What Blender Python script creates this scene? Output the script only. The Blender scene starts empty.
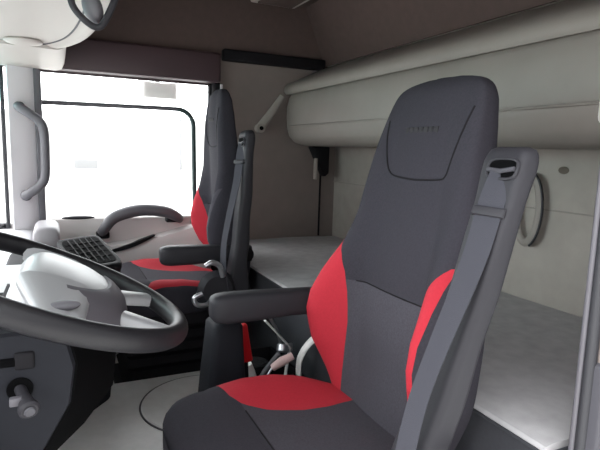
import bpy, bmesh, math, random
from mathutils import Vector, Matrix
random.seed(4)
sc = bpy.context.scene
COL = sc.collection

# ------------------------------------------------------------------ materials
def lin(c):
    return tuple(((v/255)/12.92 if v/255 <= .04045 else ((v/255+.055)/1.055)**2.4) for v in c)

def mat(name, rgb, rough=.6, metal=0, spec=.5, noise=0, nscale=60, bump=0, bscale=400, sheen=0, coat=0, weave=0):
    m = bpy.data.materials.new(name); m.use_nodes = True
    nt = m.node_tree; b = nt.nodes['Principled BSDF']
    c = lin(rgb)
    b.inputs['Base Color'].default_value = (*c, 1)
    b.inputs['Roughness'].default_value = rough
    b.inputs['Metallic'].default_value = metal
    b.inputs['Specular IOR Level'].default_value = spec
    if sheen:
        b.inputs['Sheen Weight'].default_value = sheen; b.inputs['Sheen Roughness'].default_value = .5
    if coat: b.inputs['Coat Weight'].default_value = coat
    tc = nt.nodes.new('ShaderNodeTexCoord')
    if noise:
        n = nt.nodes.new('ShaderNodeTexNoise'); n.inputs['Scale'].default_value = nscale; n.inputs['Detail'].default_value = 4
        nt.links.new(tc.outputs['Object'], n.inputs['Vector'])
        r = nt.nodes.new('ShaderNodeValToRGB')
        r.color_ramp.elements[0].position = .3; r.color_ramp.elements[1].position = .7
        r.color_ramp.elements[0].color = (*[v*(1-noise) for v in c], 1)
        r.color_ramp.elements[1].color = (*[min(1, v*(1+noise)) for v in c], 1)
        nt.links.new(n.outputs['Fac'], r.inputs['Fac']); nt.links.new(r.outputs['Color'], b.inputs['Base Color'])
    if bump:
        n2 = nt.nodes.new('ShaderNodeTexNoise'); n2.inputs['Scale'].default_value = bscale; n2.inputs['Detail'].default_value = 3
        nt.links.new(tc.outputs['Object'], n2.inputs['Vector'])
        bp = nt.nodes.new('ShaderNodeBump'); bp.inputs['Strength'].default_value = bump; bp.inputs['Distance'].default_value = .002
        nt.links.new(n2.outputs['Fac'], bp.inputs['Height']); nt.links.new(bp.outputs['Normal'], b.inputs['Normal'])
    return m

def glass_mat(name, tint, band=None):
    m = bpy.data.materials.new(name); m.use_nodes = True
    nt = m.node_tree; nt.nodes.remove(nt.nodes['Principled BSDF'])
    out = nt.nodes['Material Output']
    t = nt.nodes.new('ShaderNodeBsdfTransparent'); g = nt.nodes.new('ShaderNodeBsdfGlossy')
    g.inputs['Roughness'].default_value = .02
    t.inputs['Color'].default_value = (*tint, 1)
    if band:
        tc = nt.nodes.new('ShaderNodeTexCoord'); sx = nt.nodes.new('ShaderNodeSeparateXYZ')
        nt.links.new(tc.outputs['Generated'], sx.inputs[0])
        r = nt.nodes.new('ShaderNodeValToRGB')
        r.color_ramp.elements[0].position = .62; r.color_ramp.elements[0].color = (*tint, 1)
        r.color_ramp.elements[1].position = .95; r.color_ramp.elements[1].color = (*band, 1)
        nt.links.new(sx.outputs['Z'], r.inputs['Fac']); nt.links.new(r.outputs['Color'], t.inputs['Color'])
    lf = nt.nodes.new('ShaderNodeLayerWeight'); lf.inputs['Blend'].default_value = .5
    pw = nt.nodes.new('ShaderNodeMath'); pw.operation = 'POWER'; pw.inputs[1].default_value = 5
    nt.links.new(lf.outputs['Facing'], pw.inputs[0])
    lw = nt.nodes.new('ShaderNodeMath'); lw.operation = 'MULTIPLY_ADD'; lw.inputs[1].default_value = .9; lw.inputs[2].default_value = .04
    nt.links.new(pw.outputs[0], lw.inputs[0])
    mx = nt.nodes.new('ShaderNodeMixShader')
    nt.links.new(lw.outputs[0], mx.inputs[0]); nt.links.new(t.outputs[0], mx.inputs[1]); nt.links.new(g.outputs[0], mx.inputs[2])
    nt.links.new(mx.outputs[0], out.inputs['Surface'])
    return m

M = dict(
    seat=mat('charcoal_seat_fabric', (49, 47, 53), .95, spec=.15, noise=.12, nscale=260, bump=.25, bscale=900),
    lumbar=mat('grey_seat_fabric', (64, 62, 68), .95, spec=.15, noise=.14, nscale=260, bump=.25, bscale=900),
    red=mat('red_seat_fabric', (166, 40, 52), .85, spec=.2, noise=.06, nscale=200, bump=.15, bscale=900),
    letters=mat('raised_lettering', (30, 28, 31), .85),
    stitch=mat('dark_stitching', (30, 28, 31), .9, spec=.1),
    plastic=mat('dark_grey_plastic', (42, 41, 45), 0.55, spec=0.22, bump=.12, bscale=1200),
    plastic2=mat('mid_grey_plastic', (66, 65, 70), .5, spec=0.3, bump=.1, bscale=1200),
    endgrey=mat('grey_end_block_plastic', (150, 147, 150), .55),
    plastic3=mat('light_grey_plastic', (86, 84, 89), .5),
    black=mat('black_plastic', (24, 23, 26), .75, spec=.15),
    dashdark=mat('dark_dash_plastic', (32, 32, 36), 0.65, spec=0.2, bump=.15, bscale=900),
    column=mat('blue_grey_cowl_plastic', (28, 29, 34), 0.7, spec=0.15, bump=.15, bscale=900),
    deepblack=mat('black_recess_and_shade', (8, 8, 9), .9, spec=.04),  # recesses and black parts, plus the painted shade on the cowl's rear
    belt=mat('grey_belt_webbing', (54, 54, 60), 0.85, spec=0.2, bump=.3, bscale=700),
    roof=mat('brown_headliner', (86, 72, 68), .95, noise=.06, nscale=30, bump=.2, bscale=500),
    header=mat('dark_brown_trim', (66, 50, 54), .5),
    rear=mat('grey_beige_wall_trim', (156, 150, 143), .9, noise=.06, nscale=14, bump=.2, bscale=500),
    side=mat('brown_grey_wall_trim', (126, 116, 111), .9, noise=.05, nscale=12, bump=.2, bscale=500),
    bunk=mat('pale_grey_bunk_vinyl', (136, 129, 123), .6, noise=.04, nscale=10, bump=.1, bscale=300),
    mattress=mat('grey_mattress_cloth', (166, 164, 165), .95, noise=.1, nscale=22, bump=.3, bscale=500),
    bunkbox=mat('charcoal_bunk_base', (44, 45, 50), .85, noise=.08, nscale=120, bump=.2),
    door=mat('light_grey_door_trim', (205, 199, 197), .6, bump=.08, bscale=800),
    doorfab=mat('grey_door_cloth', (190, 184, 183), .85, bump=.2, bscale=700),
    console=mat('pale_grey_overhead_plastic', (180, 172, 167), .5, bump=.06, bscale=700),
    white=mat('white_pillar_trim', (222, 219, 222), .5),
    dash=mat('pale_dash_plastic', (205, 205, 208), .45),
    leather=mat('black_wheel_leather', (26, 25, 28), 0.45, spec=0.3, bump=.15, bscale=500),
    hub=mat('silver_grey_hub_plastic', (140, 140, 142), .38, bump=.05, bscale=700),
    hubdark=mat('grey_hub_shade_and_seam_plastic', (80, 77, 82), 0.6, spec=0.2),  # painted shade of the hub; also the overhead console seam
    chrome=mat('brushed_steel', (200, 200, 205), .3, metal=.9),
    whitep=mat('white_plastic', (228, 224, 222), .4),
    pink=mat('pale_pink_plastic', (225, 190, 188), .5),
    redp=mat('red_plastic', (200, 26, 34), .4),
    floor=mat('grey_vinyl_floor', (226, 225, 225), .42, noise=.05, nscale=30, bump=.2, bscale=300),
    rubber=mat('black_rubber', (40, 40, 44), .6),
    greenrail=mat('dark_green_window_rail', (24, 52, 52), .4),
    paint=mat('white_body_paint', (235, 236, 238), .2, coat=.5),
    stain=mat('brown_stain', (96, 88, 80), .95),
    concrete=mat('pale_concrete', (205, 204, 200), .9, noise=.05, nscale=.5),
    render=mat('white_rendered_wall', (236, 236, 235), .9),
    farwin=mat('grey_facade_window', (150, 150, 152), .4),
    glass=glass_mat('clear_glass', (.96, .97, .965)),
    screen=glass_mat('windscreen_glass', (.96, .965, .965), (.42, .74, .72)),
)

# ------------------------------------------------------------------ mesh helpers
class MB:
    def __init__(s): s.v = []; s.f = []
    def add(s, vs, fs):
        o = len(s.v); s.v += [Vector(v) for v in vs]; s.f += [tuple(i+o for i in f) for f in fs]; return s
    def bm(s, bm):
        bm.verts.ensure_lookup_table(); bm.verts.index_update()
        vs = [v.co.copy() for v in bm.verts]; fs = [[v.index for v in f.verts] for f in bm.faces]
        bm.free(); return s.add(vs, fs)
    def box(s, x0, x1, y0, y1, z0, z1, bev=0, seg=3, mtx=None):
        b = bmesh.new()
        bmesh.ops.create_cube(b, size=1)
        for v in b.verts:
            v.co = Vector((x0+(v.co.x+.5)*(x1-x0), y0+(v.co.y+.5)*(y1-y0), z0+(v.co.z+.5)*(z1-z0)))
        if bev: bmesh.ops.bevel(b, geom=b.edges[:], offset=bev, segments=seg, affect='EDGES', profile=.5)
        if mtx: bmesh.ops.transform(b, matrix=mtx, verts=b.verts)
        return s.bm(b)
    def prism(s, poly, axis, a0, a1, bev=0, seg=3):
        # poly: 2D points in the two other axes (x,z for 'y'; y,z for 'x'; x,y for 'z')
        def P(p, a):
            return {'y': (p[0], a, p[1]), 'x': (a, p[0], p[1]), 'z': (p[0], p[1], a)}[axis]
        b = bmesh.new()
        A = [b.verts.new(P(p, a0)) for p in poly]; B = [b.verts.new(P(p, a1)) for p in poly]
        n = len(poly)
        b.faces.new(A); b.faces.new(B[::-1])
        for i in range(n): b.faces.new((A[i], B[i], B[(i+1) % n], A[(i+1) % n]))
        bmesh.ops.recalc_face_normals(b, faces=b.faces)
        if bev: bmesh.ops.bevel(b, geom=b.edges[:], offset=bev, segments=seg, affect='EDGES', profile=.5)
        return s.bm(b)
    def loft(s, rings, cap=True, closed=True):
        n = len(rings[0]); vs = [p for r in rings for p in r]; fs = []
        for i in range(len(rings)-1):
            for j in range(n if closed else n-1):
                k = (j+1) % n
                fs.append((i*n+j, i*n+k, (i+1)*n+k, (i+1)*n+j))
        if cap:
            fs.append(tuple(range(n))[::-1]); fs.append(tuple((len(rings)-1)*n+j for j in range(n)))
        return s.add(vs, fs)
    def tube(s, path, r, n=12, cap=True, flat=None, closed=False):
        path = [Vector(p) for p in path]; L = len(path); rings = []
        up = None
        for i, p in enumerate(path):
            if closed: t = path[(i+1) % L]-path[i-1]
            else: t = path[min(i+1, L-1)]-path[max(i-1, 0)]
            t.normalize()
            if up is None:
                up = Vector((0, 0, 1)) if abs(t.z) < .9 else Vector((1, 0, 0))
            a = t.cross(up).normalized(); b = a.cross(t).normalized(); up = b
            rr = r[i] if isinstance(r, (list, tuple)) else r
            ra, rb = (rr, rr) if not flat else (rr*flat[0], rr*flat[1])
            rings.append([p+a*ra*math.cos(2*math.pi*k/n)+b*rb*math.sin(2*math.pi*k/n) for k in range(n)])
        if closed: rings.append(rings[0]); return s.loft(rings, cap=False)
        return s.loft(rings, cap)
    def ellipsoid(s, c, r, nu=24, nv=14, mtx=None):
        b = bmesh.new(); bmesh.ops.create_uvsphere(b, u_segments=nu, v_segments=nv, radius=1)
        for v in b.verts: v.co = Vector((v.co.x*r[0], v.co.y*r[1], v.co.z*r[2]))
        if mtx: bmesh.ops.transform(b, matrix=mtx, verts=b.verts)
        for v in b.verts: v.co += Vector(c)
        return s.bm(b)
    def cyl(s, p0, p1, r0, r1=None, n=24, bev=0):
        p0 = Vector(p0); p1 = Vector(p1); r1 = r0 if r1 is None else r1
        L = (p1-p0).length; t = (p1-p0)/L
        pts = [(0, r0), (L, r1)] if not bev else [(0, r0-bev), (bev, r0), (L-bev, r1), (L, r1-bev)]
        a = t.orthogonal().normalized(); b = t.cross(a)
        return s.loft([[p0+t*d+(a*math.cos(2*math.pi*k/n)+b*math.sin(2*math.pi*k/n))*r for k in range(n)] for d, r in pts])

ROOT = {}
def build(name, mb, m, parent=None, sharp=40, **props):
    vs, fs = mb.v, mb.f
    if parent is None:
        lo = [min(v[i] for v in vs) for i in range(3)]; hi = [max(v[i] for v in vs) for i in range(3)]
        org = Vector(((lo[0]+hi[0])/2, (lo[1]+hi[1])/2, lo[2]))
    else: org = ROOT[parent.name]
    me = bpy.data.meshes.new(name)
    me.from_pydata([v-org for v in vs], [], fs)
    b = bmesh.new(); b.from_mesh(me)
    bmesh.ops.remove_doubles(b, verts=b.verts, dist=1e-6)
    bmesh.ops.recalc_face_normals(b, faces=b.faces)
    for f in b.faces: f.smooth = True
    for e in b.edges:
        if len(e.link_faces) == 2 and e.calc_face_angle(0) > math.radians(sharp): e.smooth = False
    b.to_mesh(me); b.free()
    me.materials.append(m if not isinstance(m, str) else M[m])
    o = bpy.data.objects.new(name, me); COL.objects.link(o)
    if parent is None: o.location = org
    else: o.parent = parent
    ROOT[o.name] = org
    for k, v in props.items(): o[k] = v
    return o

def empty(name, loc, label, category, group=None):
    o = bpy.data.objects.new(name, None); COL.objects.link(o); o.location = loc
    o.empty_display_size = .1
    ROOT[o.name] = Vector(loc); o['label'] = label; o['category'] = category
    if group: o['group'] = group
    return o

def interp(tab, x):
    if x <= tab[0][0]: return tab[0][1]
    for (a, va), (b, vb) in zip(tab, tab[1:]):
        if x <= b:
            t = (x-a)/(b-a); return va+(vb-va)*t
    return tab[-1][1]
def sinterp(tab, x):                      # Catmull-Rom through the table
    n = len(tab)
    if x <= tab[0][0]: return tab[0][1]
    if x >= tab[-1][0]: return tab[-1][1]
    for i in range(n-1):
        if x <= tab[i+1][0]:
            x0, y0 = tab[i]; x1, y1 = tab[i+1]
            m0 = (y1-tab[i-1][1])/(x1-tab[i-1][0]) if i > 0 else (y1-y0)/(x1-x0)
            m1 = (tab[i+2][1]-y0)/(tab[i+2][0]-x0) if i < n-2 else (y1-y0)/(x1-x0)
            h = x1-x0; t = (x-x0)/h
            return (2*t**3-3*t*t+1)*y0+(t**3-2*t*t+t)*h*m0+(-2*t**3+3*t*t)*y1+(t**3-t*t)*h*m1
def sstep(a, b, x):
    t = max(0, min(1, (x-a)/(b-a))); return t*t*(3-2*t)
def curve_pts(pts, n=8):                  # smooth a 3D polyline
    P = [Vector(p) for p in pts]; out = []
    for i in range(len(P)-1):
        p0 = P[max(i-1, 0)]; p1 = P[i]; p2 = P[i+1]; p3 = P[min(i+2, len(P)-1)]
        for k in range(n):
            t = k/n
            out.append(.5*((2*p1)+(p2-p0)*t+(2*p0-5*p1+4*p2-p3)*t*t+(3*p1-p0-3*p2+p3)*t**3))
    return out+[P[-1]]

# ------------------------------------------------------------------ the cab shell
S = dict(kind='structure')
FL = .28
YL, YR = .54, 2.70       # inner faces of the driver-side and passenger-side walls
XR = 1.495               # rear wall
build('floor', MB().box(-.62, XR+.05, YL-.04, YR+.05, FL-.06, FL), 'floor', **S)
tun = MB().box(-.3, .74, 1.26, 1.90, FL, .465, .02)
build('trim_1', tun, 'floor', **S)                                     # engine tunnel between the seats
build('ceiling', MB().box(-.62, XR+.08, YL-.04, YR+.05, 2.10, 2.14), 'roof', **S)
rw = MB().prism([(XR, FL), (XR, 1.795), (1.41, 1.80), (1.28, 2.10), (1.58, 2.10), (1.58, FL)], 'y', YL-.04, YR+.05)
wr = build('wall_rear', rw, 'rear', **S)
build('trim_2', MB().prism([(1.40, 1.80), (1.268, 2.10), (1.28, 2.10), (1.412, 1.80)], 'y', YL, YR), 'roof', **S)   # brown lining of the upper rear wall
# passenger-side wall behind and above the door
build('wall_right', MB().box(.79, XR, YR, YR+.05, FL, 1.80), 'side', **S)
build('trim_3', MB().box(-.62, XR, YR-.01, YR+.05, 1.79, 2.10), 'roof', **S)
build('trim_4', MB().box(-.62, .776, YR-.075, YR+.05, 1.655, 1.80, .012), 'header', **S)      # header over the passenger door
build('trim_5', MB().box(.795, 1.385, YR-.05, YR, 1.772, 1.83, .01), 'black', **S)            # dark ledge over the wall panel
# driver-side wall (the open doorway is in front of it)
build('wall_left', MB().box(.80, XR, YL-.05, YL, FL, 2.10).box(-.62, .80, YL-.05, YL, 1.78, 2.10), 'side', **S)
build('wall_front', MB().box(-.62, -.57, YL-.04, YR+.05, FL, .93).box(-.62, -.57, YL-.04, YR+.05, 1.66, 2.1), 'roof', **S)
# passenger-side footwell wall before the door
build('trim_6', MB().box(-.62, -.20, YR, YR+.05, FL, .95), 'dashdark', **S)
# B-pillar on the passenger side: dark strip with a pale bead
build('trim_7', MB().box(.745, .786, YR-.04, YR+.05, FL, 1.66, .012), 'black', **S)
build('trim_8', MB().box(.780, .793, YR-.048, YR-.036, .9, 1.65, .003), 'white', **S)
# driver-side B-pillar by the camera: bead, seal and painted body
bp = MB().tube([(.79, .545, FL), (.79, .545, 1.78)], .006, 12)
build('trim_9', bp, 'plastic3', **S)
build('trim_10', MB().tube([(.792, .531, FL), (.792, .531, 1.78)], .010, 12), 'rubber', **S)
build('trim_11', MB().box(.80, .90, .40, .52, FL-.06, 1.95, .01), 'paint', **S)
build('trim_12', MB().box(.79, .83, .50, .55, .55, .99, .008), 'plastic2', **S)
# passenger-side A-pillar
ap = MB().loft([[(-.178, 2.62, z), (-.192, 2.72, z), (-.06, 2.74, z), (-.055, 2.70, z), (-.075, 2.67, z), (-.12, 2.645, z)] for z in (.90, 1.2, 1.5, 1.70)])
build('trim_13', ap, 'white', sharp=30, **S)
build('trim_14', MB().box(-.078, -.048, 2.655, 2.70, .95, 1.655, .006), 'plastic3', **S)          # grey door seal beside the A-pillar
# windscreen: curved laminated pane, with its seal
wp = [(-.205, 2.70), (-.30, 2.64), (-.40, 2.5), (-.47, 2.2), (-.50, 1.62), (-.47, 1.04), (-.40, .74), (-.30, .60), (-.22, .54)]
wpc = curve_pts([(x, y, 0) for x, y in wp], 4)
rings = [[(p.x, p.y, .93), (p.x, p.y, 1.70), (p.x-.006, p.y, 1.70), (p.x-.006, p.y, .93)] for p in wpc]
build('window_1', MB().loft(rings), 'screen', **S)
build('trim_15', MB().tube([(-.205, 2.685, .93), (-.205, 2.685, 1.70)], .009, 10), 'rubber', **S)

# ------------------------------------------------------------------ passenger door (closed)
dr = MB()
dr.box(-.20, .745, 2.69, 2.75, .28, .955, .01)
door = build('door_1', dr, 'door', kind='structure')
# padded upper card with the sill line
dp = MB().prism([(-.075, .55), (-.075, .955), (-.03, .972), (.738, .972), (.742, .55)], 'y', 2.655, 2.70, .012)
build('door_card', dp, 'door', door)
# swept bulge that rises toward the rear behind the handle
bl = []
for i in range(25):
    t = i/24; x = .03+.66*t
    zt = .845+.11*t**2.2; 
    d = .055+.035*t
    bl.append([(x, 2.66, .50), (x, 2.66-d*.9, .52), (x, 2.66-d, .70), (x, 2.66-d, zt-.05), (x, 2.66-d*.75, zt-.012), (x, 2.66-d*.3, zt), (x, 2.67, zt)])
build('door_bolster', MB().loft(bl), 'doorfab', door)
ph = curve_pts([(.185, 2.66, .885), (.20, 2.605, .925), (.25, 2.60, .982), (.36, 2.60, 1.012), (.48, 2.60, 1.004), (.545, 2.605, .975), (.57, 2.655, .955)], 8)
build('pull_handle', MB().tube(ph, [.019+.011*math.sin(math.pi*i/(len(ph)-1)) for i in range(len(ph))], 14), 'plastic3', door)
build('handle_mount', MB().box(.495, .575, 2.615, 2.665, .945, .972, .008).box(.165, .225, 2.612, 2.665, .875, .91, .01), 'black', door)
build('door_pocket', MB().loft([[(.20+.24*t, 2.598-.012*math.sin(math.pi*t), .812+.075*t**1.6+.014*math.sin(math.pi*t)**.5),
      (.20+.24*t, 2.625, .812+.075*t**1.6+.014*math.sin(math.pi*t)**.5), (.20+.24*t, 2.625, .812+.075*t**1.6-.006*math.sin(math.pi*t)**.5),
      (.20+.24*t, 2.598-.012*math.sin(math.pi*t), .812+.075*t**1.6-.006*math.sin(math.pi*t)**.5)] for t in [.02+.96*i/16 for i in range(17)]]), 'black', door)
build('sill_vent', MB().ellipsoid((.09, 2.672, .974), (.075, .02, .010)), 'plastic', door)
# window frame: dark outer upright, header seal and the green guide rail with its rounded corner
build('window_frame', MB().box(.735, .757, 2.70, 2.74, .95, 1.66, .006), 'black', door)
build('window_seal', MB().box(-.06, .74, 2.71, 2.73, 1.645, 1.66, .004), 'header', door)
rail = [(-.06, 2.725, 1.510), (.2, 2.725, 1.513), (.45, 2.725, 1.516), (.575, 2.725, 1.516)]
rail += [(.575+.083*math.sin(a), 2.725, 1.433+.083*math.cos(a)) for a in [math.pi/2*k/8 for k in range(1, 9)]]
rail += [(.660, 2.725, 1.3), (.663, 2.725, 1.1), (.668, 2.725, .95)]
n0 = 4
build('window_rail', MB().tube(rail[:4], .011, 12), 'plastic3', door)
build('window_corner_seal', MB().tube(rail[3:], .012, 12), 'greenrail', door)
build('window_pane', MB().box(-.06, .74, 2.737, 2.741, .95, 1.65), 'glass', door)

# A-pillar grab handle
gh = curve_pts([(-.142, 2.655, 1.478), (-.138, 2.60, 1.476), (-.10, 2.582, 1.450), (-.066, 2.58, 1.424), (-.047, 2.58, 1.395), (-.041, 2.58, 1.35), (-.041, 2.58, 1.27), (-.043, 2.58, 1.19), (-.052, 2.58, 1.152), (-.078, 2.582, 1.122), (-.125, 2.60, 1.090), (-.13, 2.655, 1.085)], 6)
g = build('grab_handle', MB().tube(gh, .018, 14, flat=(1.0, 1.15)), 'plastic3', label='grey bent grab handle on white pillar beside the far door window', category='handle')
build('handle_foot', MB().ellipsoid((-.138, 2.648, 1.476), (.024, .02, .028)), 'plastic2', g)
build('handle_foot', MB().ellipsoid((-.128, 2.648, 1.086), (.028, .02, .026)), 'plastic2', g)

# kerb mirror outside, above the passenger window
km = empty('kerb_mirror', (.505, 2.90, 1.57), 'pale mirror housing hanging outside over top of the passenger window', 'mirror')
ms = []
for i in range(17):
    t = i/16; x = .405+.20*t; e = math.sin(math.pi*t)
    k = min(1, (e*3)**.5) if e > .0 else 0
    dz = .012*e
    ms.append([(x, 2.86-.035*k, 1.655-dz*.3), (x, 2.86-.045*k, 1.62), (x, 2.86-.03*k, 1.575), (x, 2.90, 1.567+.006*(1-k)), (x, 2.92+.04*k, 1.59), (x, 2.92+.04*k, 1.64), (x, 2.90, 1.668-dz*.3)])
build('mirror_housing', MB().loft(ms), 'whitep', km)
build('mirror_arm', MB().tube([(.505, 2.90, 1.66), (.505, 2.90, 1.72), (.505, 2.745, 1.74)], .012, 10), 'black', km)
# the truck's outer roof rail above the passenger door carries the mirror
# ------------------------------------------------------------------ upper bunk
ub = empty('upper_bunk', (1.32, 1.62, 1.345), 'pale grey padded upper bunk folded up against the rear wall', 'bunk')
def bunk_ring(y, sh):
    body = [(1.468, 1.352), (1.25, 1.350), (1.19, 1.362), (1.158, 1.395), (1.144, 1.44), (1.139, 1.50), (1.140, 1.56), (1.150, 1.605), (1.162, 1.624), (1.30, 1.66), (1.47, 1.67)]
    cx, cz = 1.468, 1.53
    return [(cx+(x-cx)*(1-.16*sh), y, cz+(z-cz)*(1-.22*sh)) for x, z in body]
yy = [(.60, 1), (.608, .6), (.625, .25), (.65, .06), (.68, 0), (1.2, 0), (1.9, 0), (2.55, 0), (2.60, .04), (2.64, .2), (2.665, .5), (2.68, 1)]
build('folded_mattress', MB().loft([bunk_ring(y, s_) for y, s_ in yy]), 'bunk', ub, sharp=50)
def rail_ring(y, sh):
    prof = [(1.148, 1.622), (1.138, 1.636), (1.141, 1.660), (1.156, 1.680), (1.25, 1.725), (1.36, 1.776), (1.41, 1.795), (1.44, 1.795), (1.47, 1.70), (1.40, 1.655), (1.25, 1.632)]
    cx, cz = 1.38, 1.71
    return [(cx+(x-cx)*(1-.1*sh), y, cz+(z-cz)*(1-.25*sh)) for x, z in prof]
yr = [(.58, 1), (.59, .3), (.61, 0), (1.3, 0), (2.0, 0), (2.60, 0), (2.655, .1), (2.68, .4), (2.69, 1)]
build('top_rail', MB().loft([rail_ring(y, s_) for y, s_ in yr]), 'bunk', ub, sharp=50)
build('piping', MB().tube([(1.1385, .69, 1.452), (1.1385, 1.6, 1.452), (1.1385, 2.56, 1.452)], .004, 8), 'bunk', ub)
lt = MB().box(1.115, 1.165, .70, .805, 1.40, 1.475, .018, 4)
build('end_bracket', lt, 'whitep', ub, label='white bracket at the near end')
# stay arm of the bunk
sa = empty('bunk_stay', (1.03, 2.66, 1.43), 'slim grey stay arm slanting from the folded bunk to the side panel', 'strut')
build('arm', MB().tube([(1.01, 2.675, 1.440), (1.075, 2.66, 1.535), (1.125, 2.65, 1.615)], [.021, .017, .012], 12, flat=(.6, 1.2)), 'rear', sa)
build('pivot', MB().cyl((1.01, 2.70, 1.438), (1.01, 2.655, 1.438), .024), 'rear', sa)
build('pivot_bolt', MB().cyl((1.01, 2.655, 1.438), (1.01, 2.650, 1.438), .011), 'deepblack', sa)
# bunk catch below
ht = empty('bunk_catch', (1.345, 2.67, 1.18), 'small dark catch with pale tab below far end of folded bunk', 'catch')
build('catch_body', MB().prism([(1.31, 1.35), (1.42, 1.35), (1.42, 1.20), (1.395, 1.18), (1.36, 1.25)], 'y', 2.63, 2.695, .006), 'black', ht)
build('catch_tab', MB().box(1.325, 1.338, 2.615, 2.645, 1.165, 1.285, .004), 'rear', ht)
# corner seam and rear-wall joints
build('trim_16', MB().box(1.395, 1.402, 2.690, 2.701, .83, 1.35), 'stitch', **S)
build('trim_17', MB().box(1.489, 1.496, YL, YR, 1.148, 1.152), 'bunk', **S)
# mark on rear wall
build('stain', MB().ellipsoid((XR-.001, 1.165, 1.285), (.0015, .02, .012)), 'stain', wr)
# grey loop pull on the rear wall
lp = empty('loop_pull', (1.47, 1.26, 1.02), 'pale grey loop pull on the rear wall behind driver seat belt tower', 'handle')
lpp = [(1.478-.02*math.sin(math.pi*k/24), 1.255+.0*k, 0) for k in range(25)]
path = [(1.474, 1.255+.048*math.cos(a), 1.145+.115*math.sin(a)) for a in [2*math.pi*k/32 for k in range(32)]]
path = [(x_, y_+.02, z_) for x_, y_, z_ in path]
build('strap', MB().tube(path, .012, 10, closed=True, flat=(1.3, .7)), 'bunk', lp)
build('strap_edge', MB().tube([(1.468, 1.275-.064*math.cos(a), 1.145+.132*math.sin(a)) for a in [-1.2+2.4*k/16 for k in range(17)]], .004, 8), 'rubber', lp)

# ------------------------------------------------------------------ lower bunk
lb = empty('lower_bunk', (1.12, 1.62, FL), 'lower sleeping bunk with grey mattress along the rear wall', 'bunk')
build('bunk_base', MB().prism([(.79, FL), (.765, .50), (.760, .812), (XR-.005, .812), (XR-.005, FL)], 'y', YL+.005, YR-.005, .01), 'bunkbox', lb)
mm = []
for i in range(49):
    y = YL+.03+(YR-YL-.055)*i/48
    r = []
    for k in range(25):
        x = .752+(XR-.005-.752)*k/24
        z = .827+.004*math.sin(3.1*y+5*x)*math.sin(7*x+2.0*y)
        if k == 0: z = .817
        if k == 1: x = .757; z = .823
        if k == 2: x = .775; z = .826
        r.append((x, y, z))
    r += [(XR-.005, y, .811), (.753, y, .811)]
    mm.append(r)
build('mattress', MB().loft(mm), 'mattress', lb)
build('edge_piping', MB().tube([(.753, YL+.03, .811), (.753, 1.6, .811), (.753, YR-.03, .811)], .004, 8), 'bunkbox', lb)

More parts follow.
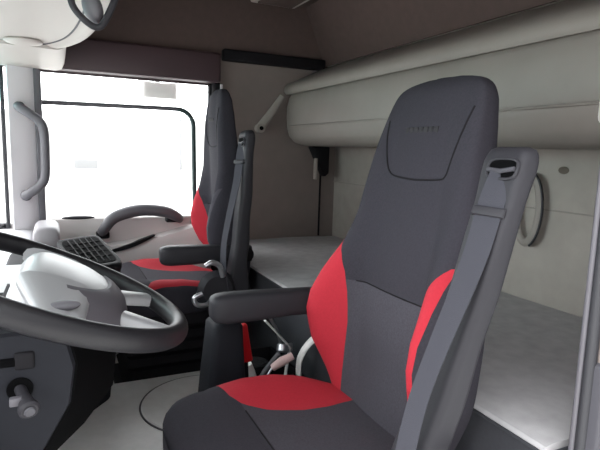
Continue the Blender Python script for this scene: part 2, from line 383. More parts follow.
# ------------------------------------------------------------------ seats
YC = .92
def seat(name, label):
    root = empty(name, (.45, YC, FL), label, 'seat', 'truck seats')
    # ---- backrest
    FX = [(.62, .636), (.68, .643), (.75, .658), (.83, .667), (.90, .668), (1.05, .680), (1.2, .708), (1.35, .738), (1.43, .757), (1.47, .772), (1.49, .79)]
    W = [(.62, .205), (.68, .215), (.74, .236), (.82, .262), (.92, .273), (1.01, .254), (1.11, .216), (1.22, .205), (1.32, .188), (1.40, .173), (1.44, .164), (1.465, .150), (1.48, .126), (1.487, .098), (1.491, .06)]
    TH = [(.62, .05), (.70, .062), (.80, .072), (.95, .076), (1.2, .080), (1.38, .07), (1.44, .06), (1.47, .045), (1.485, .028), (1.491, .014)]
    def yo(u, w, z):               # lateral position: slightly slimmer on the belt side, head section set inboard
        return YC+(u*w if u > 0 else u*w*(.80+.10*sstep(.90, 1.12, z)))+.018*sstep(1.15, 1.38, z)
    B = [(.62, .0), (.70, .01), (.76, .045), (.84, .098), (.92, .118), (.97, .113), (1.03, .088), (1.10, .052), (1.18, .028), (1.32, .015), (1.45, 0)]
    UB = [(.62, .165), (.70, .162), (.78, .158), (.90, .153), (.98, .156), (1.03, .163), (1.07, .177), (1.095, .193), (1.115, .211)]
    zs = [.62+.01*i for i in range(82)]+[1.437, 1.445, 1.453, 1.46, 1.466, 1.472, 1.477, 1.481, 1.485, 1.488, 1.491]
    ZR = 1.115
    na, nb, nk = 16, 30, 22
    rings = []; 
    for z in zs:
        w = W and sinterp(W, z); fx = sinterp(FX, z); T = interp(TH, z); b = interp(B, z)
        ub = interp(UB, z)/w if z <= ZR else .95
        ub = min(ub, .955)
        q = [-(ub+(1-ub)*math.sin(math.pi/2*(1-i/na))) for i in range(na)]
        q += [-ub+2*ub*i/nb for i in range(nb)]
        q += [ub+(1-ub)*math.sin(math.pi/2*i/na) for i in range(na)]
        r = []
        for u in q:
            e = max(0, 1-abs(u)**5)**.2
            s_ = sstep(.42, .93, abs(u))
            cr = .006*(1-(u/.5)**2) if abs(u) < .5 else 0
            r.append((fx+T/2-(T/2+b*s_+cr)*e, yo(u, w, z), z))
        for i in range(nk):
            a = math.pi/2*(1-2*i/nk) if True else 0
            u = math.sin(a)
            e = max(0, 1-abs(u)**5)**.2
            r.append((fx+T/2+T/2*e, yo(u, w, z), z))
        rings.append(r)
    nring = len(rings[0])
    groups = {'dark': [], 'redL': [], 'redR': [], 'lumbar': []}
    for i in range(len(rings)-1):
        zm = (zs[i]+zs[i+1])/2
        for j in range(nring):
            k = (j+1) % nring
            face = (i*nring+j, i*nring+k, (i+1)*nring+k, (i+1)*nring+j)
            if zm < ZR and 7 <= j < na: key = 'redL'
            elif zm < ZR and na+nb <= j < na*2+nb+3: key = 'redR'
            elif na <= j < na+nb and zm < 1.01: key = 'lumbar'
            else: key = 'dark'
            groups[key].append(face)
    allv = [p for r in rings for p in r]
    def part(key, extra=()):
        used = {}; mb = MB(); vs = []; fs = []
        for f in list(groups[key])+list(extra):
            g_ = []
            for v in f:
                if v not in used: used[v] = len(vs); vs.append(allv[v])
                g_.append(used[v])
            fs.append(tuple(g_))
        return mb.add(vs, fs)
    top = tuple((len(zs)-1)*nring+j for j in range(nring)); bot = tuple(range(nring))
    back = build('backrest', part('dark', [top, bot]), 'seat', root, sharp=70)
    build('side_bolster', part('redL'), 'red', root, sharp=70, label='red side bolster of the backrest')
    build('side_bolster', part('redR'), 'red', root, sharp=70, label='red side bolster of the backrest')
    build('lumbar_panel', part('lumbar'), 'lumbar', root, sharp=70)
    def front(u, z, off=.001):            # point on the backrest's front at lateral offset u (metres)
        w = sinterp(W, z); fx = sinterp(FX, z); T = interp(TH, z); b = interp(B, z); q = u/w
        e = max(0, 1-abs(q)**5)**.2; s_ = sstep(.42, .93, abs(q))
        cr = .006*(1-(q/.5)**2) if abs(q) < .5 else 0
        return (fx+T/2-(T/2+b*s_+cr)*e-off, yo(q, w, z), z)
    st = []
    outline = [(-.150, 1.42), (-.137, 1.36), (-.118, 1.30), (-.105, 1.277), (-.08, 1.270), (0, 1.266), (.075, 1.270), (.10, 1.278), (.113, 1.30), (.128, 1.35), (.140, 1.40)]
    oc = curve_pts([(a, b, 0) for a, b in outline], 6)
    build('stitching', MB().tube([front(p.x, p.y, 0) for p in oc], .0022, 6), 'stitch', back)
    em = MB()
    for k in range(7):                     # low relief lettering of the headrest
        u0 = .062-.0175*k; z = 1.375
        p = front(u0-.005, z, 0)
        wv = .0130; 
        em.box(p[0]-.0012, p[0]+.004, p[1]-wv/2, p[1]+wv/2, z-.007, z+.007, .0008, 1)
        if k in (1, 3, 5): em.box(p[0]-.002, p[0]+.004, p[1]-wv/2+.003, p[1]+wv/2-.003, z-.002, z+.004)
    build('embossed_lettering', em, 'letters', back)
    build('seam', MB().tube([front(-.14+.28*i/24, 1.01, 0) for i in range(25)], .0018, 6), 'stitch', back)
    # ---- cushion
    CW = [(.165, .06), (.168, .13), (.176, .17), (.19, .198), (.21, .22), (.25, .242), (.32, .257), (.45, .262), (.54, .256), (.62, .236), (.70, .21)]
    ZT = [(.165, .695), (.168, .71), (.176, .727), (.19, .741), (.22, .753), (.28, .757), (.36, .748), (.45, .735), (.6, .718), (.70, .705)]
    BZ = [(.30, 0), (.40, .028), (.48, .036), (.56, .028), (.64, .008), (.68, 0)]
    CU = [(.335, .25), (.345, .165), (.365, .125), (.415, .098), (.50, .085), (.57, .092), (.62, .105), (.70, .125)]
    xs = [.165, .1665, .168, .171, .175, .181, .188, .197, .208, .222, .24, .26, .28, .30, .32, .335, .338, .342, .346, .35, .355, .36, .3625]+[.3625+.0125*i for i in range(1, 28)]
    fxx = lambda x: x if x > .335 else .335-(.335-x)*.88
    rings = []
    for x in xs:
        w = interp(CW, x); zt = interp(ZT, x); b = interp(BZ, x)
        ub = min(.955, interp(CU, x)/w) if x >= .335 else .95
        ul = min(.955, ub+.30)          # belt-side bolster is narrower
        q = [-(ul+(1-ul)*math.sin(math.pi/2*(1-i/na))) for i in range(na)]
        q += [-ul+(ub+ul)*i/nb for i in range(nb)]
        q += [ub+(1-ub)*math.sin(math.pi/2*i/na) for i in range(na)]
        r = []; zb = .625 if x > .2 else .625+(.2-x)*1.2
        zc = zb+.055
        for u in q:
            e = max(0, 1-abs(u)**6)**(1/6)
            r.append((fxx(x), YC+u*w, zc+(zt-zc+b*sstep(.35, .85, abs(u)))*e))
        for i in range(nk):
            u = math.sin(math.pi/2*(1-2*i/nk)); e = max(0, 1-abs(u)**6)**(1/6)
            r.append((fxx(x), YC+u*w, zc-(zc-zb)*e))
        rings.append(r)
    allv = [p for r in rings for p in r]
    groups = {'front': [], 'redL': [], 'redR': [], 'mid': []}
    for i in range(len(rings)-1):
        xm = (xs[i]+xs[i+1])/2
        for j in range(nring):
            k = (j+1) % nring
            face = (i*nring+j, i*nring+k, (i+1)*nring+k, (i+1)*nring+j)
            if xm > .335 and (5 <= j < na): key = 'redL'
            elif xm > .335 and (na+nb <= j < na*2+nb-5): key = 'redR'
            elif xm > .3625 and na <= j < na+nb: key = 'mid'
            else: key = 'front'
            groups[key].append(face)
    capf = tuple(range(nring)); capr = tuple((len(xs)-1)*nring+j for j in range(nring))
    cush = build('seat_cushion', part('front', [capf, capr]), 'seat', root, sharp=70)
    build('cushion_bolster', part('redL'), 'red', root, sharp=70, label='red side bolster of the cushion')
    build('cushion_bolster', part('redR'), 'red', root, sharp=70, label='red side bolster of the cushion')
    build('cushion_panel', part('mid'), 'lumbar', root, sharp=70)
    sm = []
    for i in range(25):
        u = -.098+.196*i/24
        x = .3635; w = interp(CW, x); zt = interp(ZT, x); b = interp(BZ, x); q = u/w
        zc = .68; e = max(0, 1-abs(q)**6)**(1/6)
        sm.append((x, YC+u, zc+(zt-zc+b*sstep(.35, .85, abs(q)))*e))
    build('seam', MB().tube(sm, .002, 6), 'stitch', cush)
    # ---- base: frame pan and suspension bellows
    build('seat_frame', MB().box(.23, .70, YC-.235, YC+.235, .575, .645, .02), 'black', root)
    bl_ = []
    for i in range(13):
        z = .33+.25*i/12; o_ = .02 if i % 2 else 0
        bl_.append([(.27+o_, YC-.20+o_, z), (.67-o_, YC-.20+o_, z), (.67-o_, YC+.20-o_, z), (.27+o_, YC+.20-o_, z)])
    build('suspension_bellows', MB().loft(bl_), 'black', root, sharp=20)
    build('base_plate', MB().box(.25, .69, YC-.22, YC+.22, FL+.001, .335, .012), 'black', root)
    # ---- belt tower on the outboard side
    tw = []
    #      z     x0    x1    y0    y1
    TT = [(.700, .435, .545, .580, .655), (.80, .470, .550, .582, .657), (.862, .497, .562, .584, .658), (.925, .527, .588, .586, .660), (1.016, .561, .614, .587, .664), (1.10, .594, .645, .588, .668),
          (1.18, .622, .668, .589, .674), (1.25, .648, .688, .590, .680), (1.30, .662, .708, .592, .685), (1.322, .670, .712, .594, .685), (1.334, .678, .710, .600, .680), (1.338, .688, .705, .612, .672)]
    zz = [.70+.01*i for i in range(60)]+[1.295, 1.305, 1.315, 1.322, 1.328, 1.334, 1.337, 1.338]
    for z in zz:
        x0, x1, y0, y1 = [sinterp([(t[0], t[c]) for t in TT], z) for c in (1, 2, 3, 4)]
        rr = min(.016, (x1-x0)*.42); ring = []
        for cx, cy, a0 in ((x1-rr, y1-rr, 0), (x0+rr, y1-rr, 90), (x0+rr, y0+rr, 180), (x1-rr, y0+rr, 270)):
            for k in range(6):
                a = math.radians(a0+k*18); ring.append((cx+rr*math.cos(a), cy+rr*math.sin(a), z))
        tw.append(ring)
    tower = build('belt_tower', MB().loft(tw), 'plastic', root, sharp=60)
    # belt outlet: dark slot with a rim and the strap bar
    def towerfront(z): return sinterp([(t[0], t[1]) for t in TT], z)
    slot = []
    for k in range(28):
        a = 2*math.pi*k/28; cu, su = math.cos(a), math.sin(a)
        yy_ = .630+.031*math.copysign(abs(cu)**.6, cu); zz_ = 1.302+.0165*math.copysign(abs(su)**.6, su)
        slot.append((yy_, zz_))
    build('belt_slot', MB().loft([[(towerfront(z)+.004, y, z) for y, z in slot], [(towerfront(z)-.0015, y, z) for y, z in slot]]), 'deepblack', tower)
    build('slot_rim', MB().tube([(towerfront(z)-.001, y, z) for y, z in slot], .0028, 8, closed=True), 'plastic', tower)
    build('slot_bar', MB().tube([(towerfront(1.30)-.003, .602, 1.303), (towerfront(1.30)-.004, .630, 1.298), (towerfront(1.30)-.003, .658, 1.300)], .004, 8), 'plastic2', tower)
    bpth = curve_pts([(.664, .628, 1.298), (.648, .626, 1.268), (.632, .622, 1.232), (.602, .612, 1.168), (.564, .603, 1.10), (.526, .597, 1.03), (.487, .590, .95), (.460, .582, .86), (.447, .579, .76), (.450, .579, .70)], 6)
    wd = Vector((.45, -.85, .1)).normalized()
    bl2 = []
    for i, p in enumerate(bpth):
        t = (bpth[min(i+1, len(bpth)-1)]-bpth[max(i-1, 0)]).normalized()
        wv = (wd-t*wd.dot(t)).normalized(); nv = t.cross(wv)
        h = .0205-.004*sstep(1.2, .95, p.z) if False else .0215-.006*sstep(0, 1, (1.25-p.z)/.3)
        bl2.append([p+wv*h+nv*.0012, p-wv*h+nv*.0012, p-wv*h-nv*.0012, p+wv*h-nv*.0012])
    build('seat_belt', MB().loft(bl2), 'belt', root)
    gi = min(range(len(bpth)), key=lambda i_: abs(bpth[i_].z-1.228)); gp_ = bpth[gi]
    gt = (bpth[gi+1]-bpth[gi-1]).normalized(); gw = (wd-gt*wd.dot(gt)).normalized(); gn = gt.cross(gw)
    gm = Matrix((( gw.x, gt.x, gn.x, gp_.x), (gw.y, gt.y, gn.y, gp_.y), (gw.z, gt.z, gn.z, gp_.z), (0, 0, 0, 1)))
    build('belt_guide', MB().box(-.027, .027, -.008, .008, -.006, .006, .003, 3, gm), 'plastic', tower)
    # recliner cover and levers at the foot of the tower
    build('recliner_cover', MB().cyl((.585, .600, .745), (.585, .568, .745), .075, .066, 32, .010), 'plastic', root)
    lv = MB().tube(curve_pts([(.60, .565, .80), (.585, .555, .842), (.555, .552, .858), (.53, .552, .845)], 5), .010, 10)
    build('recliner_lever', lv, 'chrome', root, label='chrome recliner lever')
    lv = MB().tube(curve_pts([(.56, .568, .715), (.535, .556, .700), (.50, .553, .705), (.49, .553, .73), (.52, .553, .745)], 5), .009, 10)
    build('height_lever', lv, 'chrome', root, label='chrome height lever')
    # ---- armrest
    ar = []
    for x, hw, z0, z1 in [(.335, .012, .915, .945), (.337, .019, .902, .952), (.343, .026, .894, .957), (.355, .031, .889, .961), (.375, .033, .886, .963), (.45, .033, .886, .962), (.55, .032, .890, .958), (.64, .031, .885, .955), (.70, .028, .885, .95)]:
        cy = 1.215; ring = []
        cz = (z0+z1)/2; hz = (z1-z0)/2
        for k in range(24):
            a = 2*math.pi*k/24; c_, s_ = math.cos(a), math.sin(a)
            ring.append((x, cy+hw*math.copysign(abs(c_)**.55, c_), cz+hz*math.copysign(abs(s_)**.55, s_)))
        ar.append(ring)
    arm = build('armrest', MB().loft(ar), 'plastic', root, sharp=60)
    build('armrest_pivot', MB().cyl((.67, 1.20, .92), (.67, 1.165, .92), .03, .03, 24, .004), 'black', arm)
    return root

def copy_tree(o, parent=None):
    c = o.copy(); COL.objects.link(c)
    if parent: c.parent = parent
    for ch in list(o.children): copy_tree(ch, c)
    return c
s1 = seat('truck_seat', 'nearer charcoal and red seat behind the steering wheel')
s2 = copy_tree(s1)
s2.location = Vector((.45-.05, YC+1.255, FL))
s2['label'] = 'farther charcoal and red seat in front of the passenger door window'
# the far seat stands a little higher on its suspension, its backrest is set more upright, and its armrest is on the side facing the driver
hinge = Vector((.15, 0, .75-FL))
def tip(dx, a): return Matrix.Translation(hinge+Vector((dx, 0, .05))) @ Matrix.Rotation(math.radians(a), 4, 'Y') @ Matrix.Translation(-hinge)
upright = tip(.070, -14) @ Matrix.Translation(Vector((.25, 0, 0))) @ Matrix.Rotation(math.radians(-5), 4, 'Z') @ Matrix.Translation(Vector((-.25, 0, 0)))
for c in s2.children:
    n = c.name.split('.')[0]
    if n == 'side_bolster' and sum(v.co.y for v in c.data.vertices) < 0:      # its belt-side bolster shows grey
        c.data = c.data.copy(); c.data.materials[0] = M['lumbar']; c['label'] = 'grey side bolster of the backrest'
    if n in ('backrest', 'side_bolster', 'lumbar_panel'): c.matrix_basis = upright
    elif n in ('belt_tower', 'seat_belt'): c.matrix_basis = tip(.172, -15)
    elif n == 'armrest': c.location = (.06, -.50, -.015)
    elif n == 'suspension_bellows': c.scale.z = 1.16; c.location.z -= .16*.05
    elif n != 'base_plate': c.location.z += .05

# ------------------------------------------------------------------ steering column and wheel
WC = Vector((-.02, .95, 1.09)); TI = math.radians(23)
wu = Vector((math.cos(TI), 0, -math.sin(TI))); wv = Vector((0, 1, 0)); wn = Vector((math.sin(TI), 0, math.cos(TI)))
def wp3(a, r, h=0): return WC+wu*(r*math.cos(a))+wv*(r*math.sin(a))+wn*h
sw = empty('steering_wheel', WC, 'large black rimmed steering wheel with silver grey hub', 'steering wheel')
build('rim', MB().tube([wp3(2*math.pi*k/96, .235) for k in range(96)], .0165, 18, closed=True, flat=(1.0, 1.12)), 'leather', sw)
# hub pad: rounded four-cornered dome
hr = []
def hubr(a):
    c_, s_ = abs(math.cos(a)), abs(math.sin(a))
    kx = .140 if math.cos(a) > 0 else .050; ky = .184 if math.sin(a) > 0 else .160
    return 1/((c_/kx)**2.1+(s_/ky)**2.1)**(1/2.1)
for sc_, h in [(.75, -.052), (.92, -.048), (1.0, -.034), (1.0, -.020), (.965, -.004), (.90, .010), (.80, .020), (.64, .028), (.45, .033), (.22, .036), (.05, .037)]:
    hr.append([wp3(2*math.pi*k/64, hubr(2*math.pi*k/64)*sc_, h) for k in range(64)])
hub = build('hub_pad', MB().loft(hr), 'hub', sw, sharp=60)
for ad in (84, 276):
    a = math.radians(ad); rr = []
    for i in range(13):
        t = i/12; r = .09+.118*t
        wdt = .058-.030*t+.02*max(0, t-.7); h = .016*(1-t)**1.2-.002; th = .020-.008*t
        pc = wp3(a, r, h)
        tv = (wp3(a+.01, r, h)-pc).normalized()
        ring = []
        for k in range(16):
            b_ = 2*math.pi*k/16; c_, s_ = math.cos(b_), math.sin(b_)
            ring.append(pc+tv*wdt*math.copysign(abs(c_)**.7, c_)+wn*th*math.copysign(abs(s_)**.7, s_))
        rr.append(ring)
    build('spoke', MB().loft(rr), 'hub', sw, sharp=60)
for ad in (28, 332):
    a = math.radians(ad); rr = []
    for i in range(9):
        t = i/8; r = .085+.14*t; wdt = .026-.010*t; h = -.012+.01*t; th = .012
        pc = wp3(a, r, h); tv = (wp3(a+.01, r, h)-pc).normalized(); ring = []
        for k in range(16):
            b_ = 2*math.pi*k/16; c_, s_ = math.cos(b_), math.sin(b_)
            ring.append(pc+tv*wdt*math.copysign(abs(c_)**.7, c_)+wn*th*math.copysign(abs(s_)**.7, s_))
        rr.append(ring)
    build('spoke', MB().loft(rr), 'hub', sw, sharp=60)
# shaded near side of the hub, painted as a darker grey shell
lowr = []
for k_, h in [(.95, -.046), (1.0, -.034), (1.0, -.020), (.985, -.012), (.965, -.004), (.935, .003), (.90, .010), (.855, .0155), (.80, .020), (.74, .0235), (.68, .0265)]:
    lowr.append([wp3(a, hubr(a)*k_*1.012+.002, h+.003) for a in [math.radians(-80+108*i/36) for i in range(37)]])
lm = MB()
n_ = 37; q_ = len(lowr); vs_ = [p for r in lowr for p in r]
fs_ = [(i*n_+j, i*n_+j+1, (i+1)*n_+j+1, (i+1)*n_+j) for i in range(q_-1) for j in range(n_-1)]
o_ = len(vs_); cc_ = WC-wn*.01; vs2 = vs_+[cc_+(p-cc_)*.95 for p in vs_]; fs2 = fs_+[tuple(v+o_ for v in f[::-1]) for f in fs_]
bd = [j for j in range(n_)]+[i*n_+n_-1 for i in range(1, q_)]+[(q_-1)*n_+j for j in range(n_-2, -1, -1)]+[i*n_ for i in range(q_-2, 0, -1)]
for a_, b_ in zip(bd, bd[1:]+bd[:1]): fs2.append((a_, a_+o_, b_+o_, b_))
build('hub_shade_panel', lm.add(vs2, fs2), 'hubdark', hub)
for ad in (276,):
    a = math.radians(ad)
    c0 = wp3(a, .182, .016)
    build('spoke_switch', MB().ellipsoid(c0, (.022, .012, .007)), 'plastic3', sw, label='grey switch on the spoke')

cw = empty('steering_column', (-.06, .93, FL), 'dark steering column cowl below the wheel with a round knob', 'column')
near = [(-.28, 1.055), (-.05, 1.058), (.008, 1.035), (.016, 1.0), (.008, .942), (-.028, .878), (-.07, .82), (-.16, .74), (-.28, .70)]
far = [(-.28, 1.055), (-.03, 1.058), (.075, 1.01), (.092, .96), (.092, .926), (.084, .855), (.03, .785), (-.05, .72), (-.28, .62)]
def cring(y, t, k=1): return [(-.10+(a[0]+(b[0]-a[0])*t+.10)*k, y, .90+(a[1]+(b[1]-a[1])*t-.90)*k) for a, b in zip(near, far)]
cowl = build('cowl', MB().loft([cring(.789, 0, .975), cring(.795, 0), cring(1.025, 1), cring(1.035, 1, .97)]), 'column', cw, sharp=25)
build('column_shaft', MB().cyl((-.055, .935, 1.02), (-.03, .945, 1.065), .05, .055).cyl((-.22, .92, .68), (-.30, .92, FL+.002), .045, .045), 'black', cw)
rp = []
for i_ in range(2, 9):
    a_, b_ = near[i_], far[i_]
    rp.append([(a_[0]+.004, .797, a_[1]-.001), (b_[0]+.004, 1.025, b_[1]-.001), (b_[0]-.004, 1.025, b_[1]+.003), (a_[0]-.004, .797, a_[1]+.003)])
build('cowl_rear_shade', MB().loft(rp), 'deepblack', cw)  # black sheet that paints the shade onto the cowl's rearward face
build('cowl_slot', MB().box(-.16, -.05, .786, .80, 1.010, 1.023, .003), 'deepblack', cowl)
build('slot_catch', MB().box(-.062, -.036, .785, .80, 1.004, 1.030, .004), 'black', cowl)
build('knob_recess', MB().cyl((-.056, .80, .976), (-.056, .7865, .976), .017, .017, 24), 'deepblack', cowl)
kd = Vector((.25, -.93, -.22)).normalized(); k0 = Vector((-.056, .790, .976))
kn = MB().cyl(k0, k0+kd*.026, .008, .008, 20).cyl(k0+kd*.024, k0+kd*.044, .0095, .0105, 24, .003).cyl(k0+kd*.042, k0+kd*.054, .0135, .0135, 28, .003)
knob = build('knob', kn, 'plastic', cw)
build('knob_cap', MB().cyl(k0+kd*.054, k0+kd*.057, .0075, .007, 24, .001), 'plastic2', knob)
build('knob_tab', MB().box(-.008, .008, -.005, .005, -.006, .006, .002, 2, Matrix.Translation(k0+kd*.034+Vector((-.012, 0, .004)))), 'plastic3', knob)

# pedal-like stalk near bottom of the column
build('stalk', MB().tube([(-.075, .80, .86), (-.04, .79, .845), (-.025, .785, .82)], .008, 10), 'plastic2', cw)

# ------------------------------------------------------------------ dashboard
da = empty('dashboard', (-.3, 1.6, FL), 'dashboard under windscreen with pale top and dark lower half', 'dashboard')
prof = [(-.56, .60), (-.56, .915), (-.50, .93), (-.14, .932), (-.105, .925), (-.092, .905), (-.095, .86), (-.14, .60)]
build('dash_top', MB().prism(prof, 'y', YL+.03, YR-.03, .008), 'dash', da)
build('dash_lower', MB().prism([(-.56, FL+.002), (-.56, .60), (-.14, .60), (-.10, .55), (-.16, .35), (-.2, FL+.002)], 'y', 1.10, YR-.03), 'dashdark', da)
eb = MB()
er = []
for y, s_ in [(2.34, .80), (2.345, .93), (2.36, 1), (2.50, 1), (2.58, 1), (2.60, .95), (2.61, .8)]:
    ring = []
    for k in range(20):
        a = 2*math.pi*k/20; c_, q_ = math.cos(a), math.sin(a)
        ring.append((-.045+.052*s_*math.copysign(abs(c_)**.6, c_), y, .922+.058*s_*math.copysign(abs(q_)**.6, q_)))
    er.append(ring)
build('dash_end_block', MB().loft(er), 'endgrey', da, sharp=60, label='grey rounded end block')
ve = MB()
ve.box(-.15, -.08, 1.15, 1.95, .60, .955, .012)
build('centre_panel', ve, 'black', da)
sl = MB()
build('dash_vent', MB().box(-.085, -.072, 1.22, 1.62, .80, .93, .004), 'black', da)
for k in range(3):
    z = .82+.035*k
    build('vent_slat', MB().box(-.074, -.060, 1.23, 1.61, z, z+.010, .003), 'plastic2', da)
# angled ledge that wraps from the centre stack toward the driver, banded along its rear edge
lg = [(-.035, 1.56), (-.075, 1.40), (-.115, 1.25), (-.15, 1.12), (-.50, 1.12), (-.50, 1.56)]
build('dash_ledge', MB().prism(lg, 'z', .925, .995, .006), 'dash', da)
edge = [(-.028, 1.565), (-.070, 1.40), (-.110, 1.25), (-.145, 1.115)]
for nm_, z_, m_ in (('edge_band', .992, 'deepblack'), ('edge_trim', .974, 'plastic3'), ('edge_band', .955, 'deepblack')):
    build(nm_, MB().tube([(x_+.006, y_, z_) for x_, y_ in edge], .009, 10), m_, da)
# instrument cowl ahead of wheel
ic = [(-.50, .93), (-.46, 1.0), (-.36, 1.03), (-.26, 1.028), (-.24, 1.01), (-.29, .97), (-.30, .92)]
build('instrument_cowl', MB().prism(ic, 'y', .70, 1.28, .012), 'dashdark', da)
build('instrument_glass', MB().prism([(-.295, .93), (-.262, 1.005), (-.258, 1.003), (-.291, .928)], 'y', .74, 1.24), 'black', da)

# centre console pod
po = empty('centre_console', (.04, 1.85, .465), 'black centre console pod with gridded sloping top right of dash', 'console')
A = Vector((-.01, 2.02, .968)); Bq = Vector((.135, 2.10, .972)); Cq = Vector((.195, 1.78, .925)); Dq = Vector((.045, 1.62, .945))
nn = (Bq-A).cross(Dq-A).normalized()
if nn.z < 0: nn = -nn
def quad(k, h):
    c = (A+Bq+Cq+Dq)/4
    return [c+(p-c)*k+nn*h for p in (A, Bq, Cq, Dq)]
def rquad(k, h, n=5, rad=.16):
    q = quad(k, h); out = []
    for i in range(4):
        p = q[i]; a = q[i-1]; b = q[(i+1) % 4]
        s0 = p+(a-p)*rad; s1 = p+(b-p)*rad
        for j in range(n+1):
            t = j/n; out.append(s0*(1-t)**2+p*2*t*(1-t)+s1*t*t)
    return out
lower = [Vector((p.x*.9-.02, p.y, .466)) for p in rquad(.96, 0)]
mid = [Vector((p.x-.005, p.y, .80)) for p in rquad(.98, 0)]
build('console_body', MB().loft([lower, mid, rquad(1.0, -.02)]), 'dashdark', po, sharp=60)
bez = MB()
bez.loft([rquad(1.0, -.02), rquad(1.03, -.008), rquad(1.03, .004), rquad(1.0, .010), rquad(.86, .010), rquad(.80, .0)])
bz = build('bezel', bez, 'black', po, sharp=60)
build('screen', MB().loft([rquad(.845, .006), rquad(.845, .0115)]), 'deepblack', po)
for i in range(1, 6):
    t = i/6; q = quad(.80, .0125)
    build('grid_bar', MB().tube([q[0].lerp(q[1], t), q[3].lerp(q[2], t)], .0022, 6), 'black', bz)
for i in range(1, 5):
    t = i/5; q = quad(.80, .0125)
    build('grid_bar', MB().tube([q[0].lerp(q[3], t), q[1].lerp(q[2], t)], .0022, 6), 'black', bz)

# ------------------------------------------------------------------ overhead console
oc = empty('overhead_console', (-.25, 1.6, 1.645), 'large pale grey rounded overhead console above the windscreen', 'overhead console')
XE = [(.55, .125), (.9, .135), (1.3, .138), (1.55, .133), (1.76, .118), (1.9, .098), (2.0, .072), (2.07, .040), (2.11, .0), (2.135, -.05), (2.15, -.12)]
ro = []
ys = [.55+.05*i for i in range(25)]+[1.8, 1.85, 1.9, 1.94, 1.98, 2.01, 2.04, 2.07, 2.09, 2.11, 2.125, 2.135, 2.143, 2.15]
for y in ys:
    xe = sinterp(XE, y)
    ro.append([(-.56, y, 1.665), (xe-.10, y, 1.664), (xe-.05, y, 1.663), (xe-.035, y, 1.655), (xe-.015, y, 1.652), (xe-.003, y, 1.658), (xe, y, 1.668), (xe-.003, y, 1.69), (xe-.02, y, 1.74), (xe-.06, y, 1.82), (xe-.12, y, 1.93), (xe-.15, y, 2.095), (-.56, y, 2.095)])
ohc = build('console_shell', MB().loft(ro), 'console', oc, sharp=50)
eb = MB()
er = []
for y, s_ in [(2.08, .9), (2.10, 1), (2.6, 1), (2.64, .97), (2.66, .85)]:
    er.append([(-.40, y, 1.655), (-.05, y, 1.650), (.015*s_, y, 1.648), (.040*s_, y, 1.655), (.050*s_, y, 1.675), (.050*s_, y, 1.72), (.035*s_, y, 1.745), (-.05, y, 1.76), (-.40, y, 1.76)])
build('console_end', MB().loft(er), 'console', oc, sharp=50)
build('recess_handle', MB().ellipsoid((-.085, 2.03, 1.658), (.06, .05, .014)), 'console', oc)
build('seam', MB().tube(curve_pts([(xe_-.055, y_, 1.6625) for y_, xe_ in [(.6, .125), (1.0, .136), (1.4, .137), (1.7, .124), (1.9, .098), (2.02, .06), (2.08, .02), (2.10, -.06)]], 6), .003, 6), 'hubdark', oc)

# loop strap hanging below its edge
hl = empty('hanging_loop', (.12, 1.3, 1.60), 'dark grey bent tube loop hanging from the overhead console rear edge', 'loop')
lpth = curve_pts([(.040, 1.30, 1.650), (.046, 1.30, 1.622), (.066, 1.30, 1.598), (.088, 1.30, 1.584), (.104, 1.30, 1.588), (.119, 1.30, 1.614), (.138, 1.30, 1.660), (.160, 1.30, 1.73), (.172, 1.30, 1.80), (.16, 1.30, 1.86), (.08, 1.30, 1.90)], 8)
build('tube', MB().tube(lpth, .0075, 12), 'plastic', hl)
build('pad', MB().ellipsoid((.088, 1.33, 1.632), (.022, .022, .036), mtx=Matrix.Rotation(math.radians(-18), 4, 'Y')), 'plastic3', hl)

# ceiling hatch
ch = empty('roof_hatch', (1.0, 2.4, 2.07), 'pale rim of roof hatch at top of ceiling near the rear corner', 'hatch')
build('hatch_rim', MB().box(.91, 1.16, 2.30, 2.595, 2.055, 2.10, .012), 'console', ch)
build('hatch_panel', MB().box(.94, 1.13, 2.33, 2.56, 2.048, 2.056, .003), 'roof', ch)

# ------------------------------------------------------------------ between the seats
gp = empty('console_post', (.40, 1.32, .465), 'dark grey upright post below the tip of driver armrest', 'post')
pr = []
for z, x0, x1, y0, y1 in [(.466, .335, .475, 1.25, 1.41), (.60, .345, .465, 1.26, 1.40), (.70, .352, .455, 1.27, 1.39), (.80, .362, .450, 1.275, 1.385), (.845, .365, .448, 1.278, 1.382), (.858, .375, .440, 1.288, 1.372)]:
    r_ = .018; ring = []
    for cx, cy, a0 in ((x1-r_, y1-r_, 0), (x0+r_, y1-r_, 90), (x0+r_, y0+r_, 180), (x1-r_, y0+r_, 270)):
        for k in range(5):
            a = math.radians(a0+k*22.5); ring.append((cx+r_*math.cos(a), cy+r_*math.sin(a), z))
    pr.append(ring)
build('post_body', MB().loft(pr), 'column', gp, sharp=50)
build('post_collar', MB().box(.328, .482, 1.243, 1.417, .466, .485, .006), 'black', gp)

bk = empty('belt_buckle', (.495, 1.40, .465), 'red topped seat belt buckle on a stalk behind grey post', 'buckle')
build('stalk', MB().tube(curve_pts([(.500, 1.400, .466), (.500, 1.400, .55), (.492, 1.400, .70)], 6), .011, 10), 'black', bk)
build('buckle_head', MB().box(-.020, .020, -.011, .011, 0, .12, .006, 3, Matrix.Translation((.498, 1.40, .69)) @ Matrix.Rotation(math.radians(-10), 4, 'Y')), 'redp', bk)

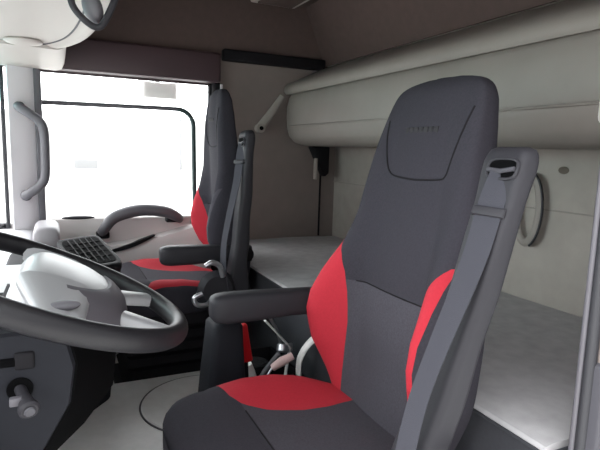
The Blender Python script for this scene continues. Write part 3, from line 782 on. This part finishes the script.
# open black tray with levers and hand tools, on the tunnel in front of the bunk
TZ = .4745
tr = empty('tool_tray', (.64, 1.60, TZ), 'black open tray of tools on the floor tunnel in front of bunk', 'tray')
tm = MB().box(.525, .745, 1.44, 1.80, TZ, TZ+.02, .006)
for b_ in ((.525, .533, 1.44, 1.80), (.737, .745, 1.44, 1.80), (.533, .737, 1.44, 1.448), (.533, .737, 1.792, 1.80)): tm.box(b_[0], b_[1], b_[2], b_[3], TZ+.015, .56, .003)
build('tray_shell', tm, 'black', tr)
build('tray_divider', MB().box(.534, .736, 1.645, 1.653, TZ+.02, .55, .002), 'black', tr)
def tool(name, label, cat, parts):
    t = empty(name, parts[0][1].v[0], label, cat, 'tools in the black tray')
    for pn, mb, m in parts: build(pn, mb, m, t)
    return t
tool('wrench', 'long bright metal wrench slanting down toward bunk base in the tray', 'wrench', [
    ('shaft', MB().tube([(.635, 1.60, .74), (.685, 1.60, .685), (.733, 1.60, .63), (.722, 1.60, .56), (.715, 1.60, .499)], .007, 10, flat=(1.4, .6)), 'whitep'),
    ('jaw', MB().box(-.016, .016, -.006, .006, -.014, .014, .004, 2, Matrix.Translation((.727, 1.60, .63))), 'chrome')])
tool('pry_bar', 'slim steel bar leaning behind the wrench nearest the bunk', 'bar', [
    ('shaft', MB().tube([(.690, 1.69, .715), (.712, 1.69, .68), (.735, 1.69, .62), (.72, 1.69, .505)], .006, 10), 'chrome'),
    ('tip', MB().tube([(.690, 1.69, .715), (.684, 1.69, .722), (.676, 1.69, .722)], .006, 10), 'chrome')])
tool('ratchet', 'steel ratchet with angled head lying across the tray', 'ratchet', [
    ('handle', MB().tube([(.585, 1.56, .51), (.625, 1.56, .575), (.675, 1.56, .63)], .010, 12), 'plastic3'),
    ('head', MB().cyl((.682, 1.555, .635), (.690, 1.565, .660), .020, .020, 20, .004), 'chrome')])
tool('white_handled_brush', 'white handled brush at the left end of tray near driver seat', 'brush', [
    ('handle', MB().tube([(.548, 1.46, .59), (.535, 1.455, .625), (.522, 1.45, .66)], [.012, .014, .012], 12), 'whitep'),
    ('bristles', MB().box(.536, .562, 1.452, 1.474, .50, .595, .004), 'black')])
tool('pink_handled_screwdriver', 'pale pink handled screwdriver pointing toward red backrest bolster', 'screwdriver', [
    ('handle', MB().tube([(.625, 1.50, .610), (.655, 1.49, .632), (.69, 1.48, .650)], [.012, .016, .012], 12), 'pink'),
    ('blade', MB().tube([(.625, 1.50, .610), (.59, 1.50, .56), (.56, 1.50, .51)], .004, 8), 'chrome')])
tool('white_hook', 'white curved hook standing beside the red backrest bolster', 'hook', [
    ('hook_body', MB().tube(curve_pts([(.708, 1.47, .57), (.705, 1.465, .63), (.718, 1.46, .67), (.74, 1.455, .70), (.75, 1.45, .71)], 5), [.012]*20+[.008], 10, flat=(1.3, .6)), 'whitep'),
    ('hook_foot', MB().box(.69, .73, 1.458, 1.482, .495, .575, .006), 'black')])
tool('cable_reel', 'small dark coiled cable with pale end lying in the tray', 'cable', [
    ('coil', MB().tube([(.63+(.05+.004*k/12)*math.cos(k*.52), 1.725+.05*math.sin(k*.52), .505+.0006*k) for k in range(60)], .005, 8), 'rubber'),
    ('plug', MB().box(.57, .60, 1.71, 1.73, .525, .545, .004), 'whitep')])

# round access cover on the tunnel
cv = MB().cyl((.43, 1.63, .4655), (.43, 1.63, .4725), .205, .205, 72, .004)
hc = build('tunnel_cover', cv, 'floor', label='round grey access cover on floor tunnel beside the driver seat', category='cover')
build('cover_seam', MB().tube([(.43+.208*math.cos(2*math.pi*k/72), 1.63+.208*math.sin(2*math.pi*k/72), .4675) for k in range(72)], .003, 6, closed=True), 'plastic3', hc)

# ------------------------------------------------------------------ outside
build('ground', MB().box(-150, 150, -150, 150, -1.3, -1.2), 'concrete', **S)
fb = empty('far_building', (-6, 60, -1.2), 'faint pale building with small grey window far beyond the passenger window', 'building')
build('facade', MB().box(-14, 16, 60, 70, -1.2, 4.6), 'render', fb)
build('facade_window', MB().box(1.8, 4.1, 59.95, 60.05, -1.15, -.25), 'farwin', fb)
build('downpipe', MB().cyl((13.0, 59.9, -1.2), (13.0, 59.9, 4.6), .09), 'farwin', fb)

# ------------------------------------------------------------------ light, camera
w = bpy.data.worlds.new('overcast'); sc.world = w; SKY_LO, SKY_HI = 1.35, 9.2; w.use_nodes = True
nt = w.node_tree; bg = nt.nodes['Background']
bg.inputs['Color'].default_value = (.96, .975, 1.0, 1)
# overcast sky, brighter over the passenger side and ahead of the cab than behind the photographer
tc = nt.nodes.new('ShaderNodeTexCoord'); dp_ = nt.nodes.new('ShaderNodeVectorMath'); dp_.operation = 'DOT_PRODUCT'
dp_.inputs[1].default_value = Vector((-.55, .80, .25)).normalized()
nt.links.new(tc.outputs['Generated'], dp_.inputs[0])
mr = nt.nodes.new('ShaderNodeMapRange'); mr.interpolation_type = 'SMOOTHSTEP'
for k_, v_ in (('From Min', -.7), ('From Max', .7), ('To Min', SKY_LO), ('To Max', SKY_HI)): mr.inputs[k_].default_value = v_
nt.links.new(dp_.outputs['Value'], mr.inputs['Value']); nt.links.new(mr.outputs['Result'], bg.inputs['Strength'])

cam = bpy.data.cameras.new('camera'); co = bpy.data.objects.new('camera', cam); COL.objects.link(co)
f = 516.95
cam.sensor_width = 36; cam.lens = f/600*36; cam.clip_start = .02; cam.clip_end = 500
R = ((0.9051442863228502, -0.42403919858948425, 0.03007621978717223), (0.03279508283778443, 0.14019255137040093, 0.9895809876315936), (-0.4238375909222319, -0.8947272246890922, 0.14080088750215092))
# measured view axes (right, up, back)
m4 = Matrix(((R[0][0], R[1][0], R[2][0], 0), (R[0][1], R[1][1], R[2][1], 0), (R[0][2], R[1][2], R[2][2], 1.32), (0, 0, 0, 1)))
co.matrix_world = m4
sc.camera = co
sc.view_settings.view_transform = 'Standard'; sc.view_settings.look = 'None'
sc.view_settings.gamma = 1; sc.view_settings.exposure = 0
sc.view_settings.use_curve_mapping = False
sc.cycles.max_bounces = 10; sc.cycles.transparent_max_bounces = 16; sc.cycles.diffuse_bounces = 5
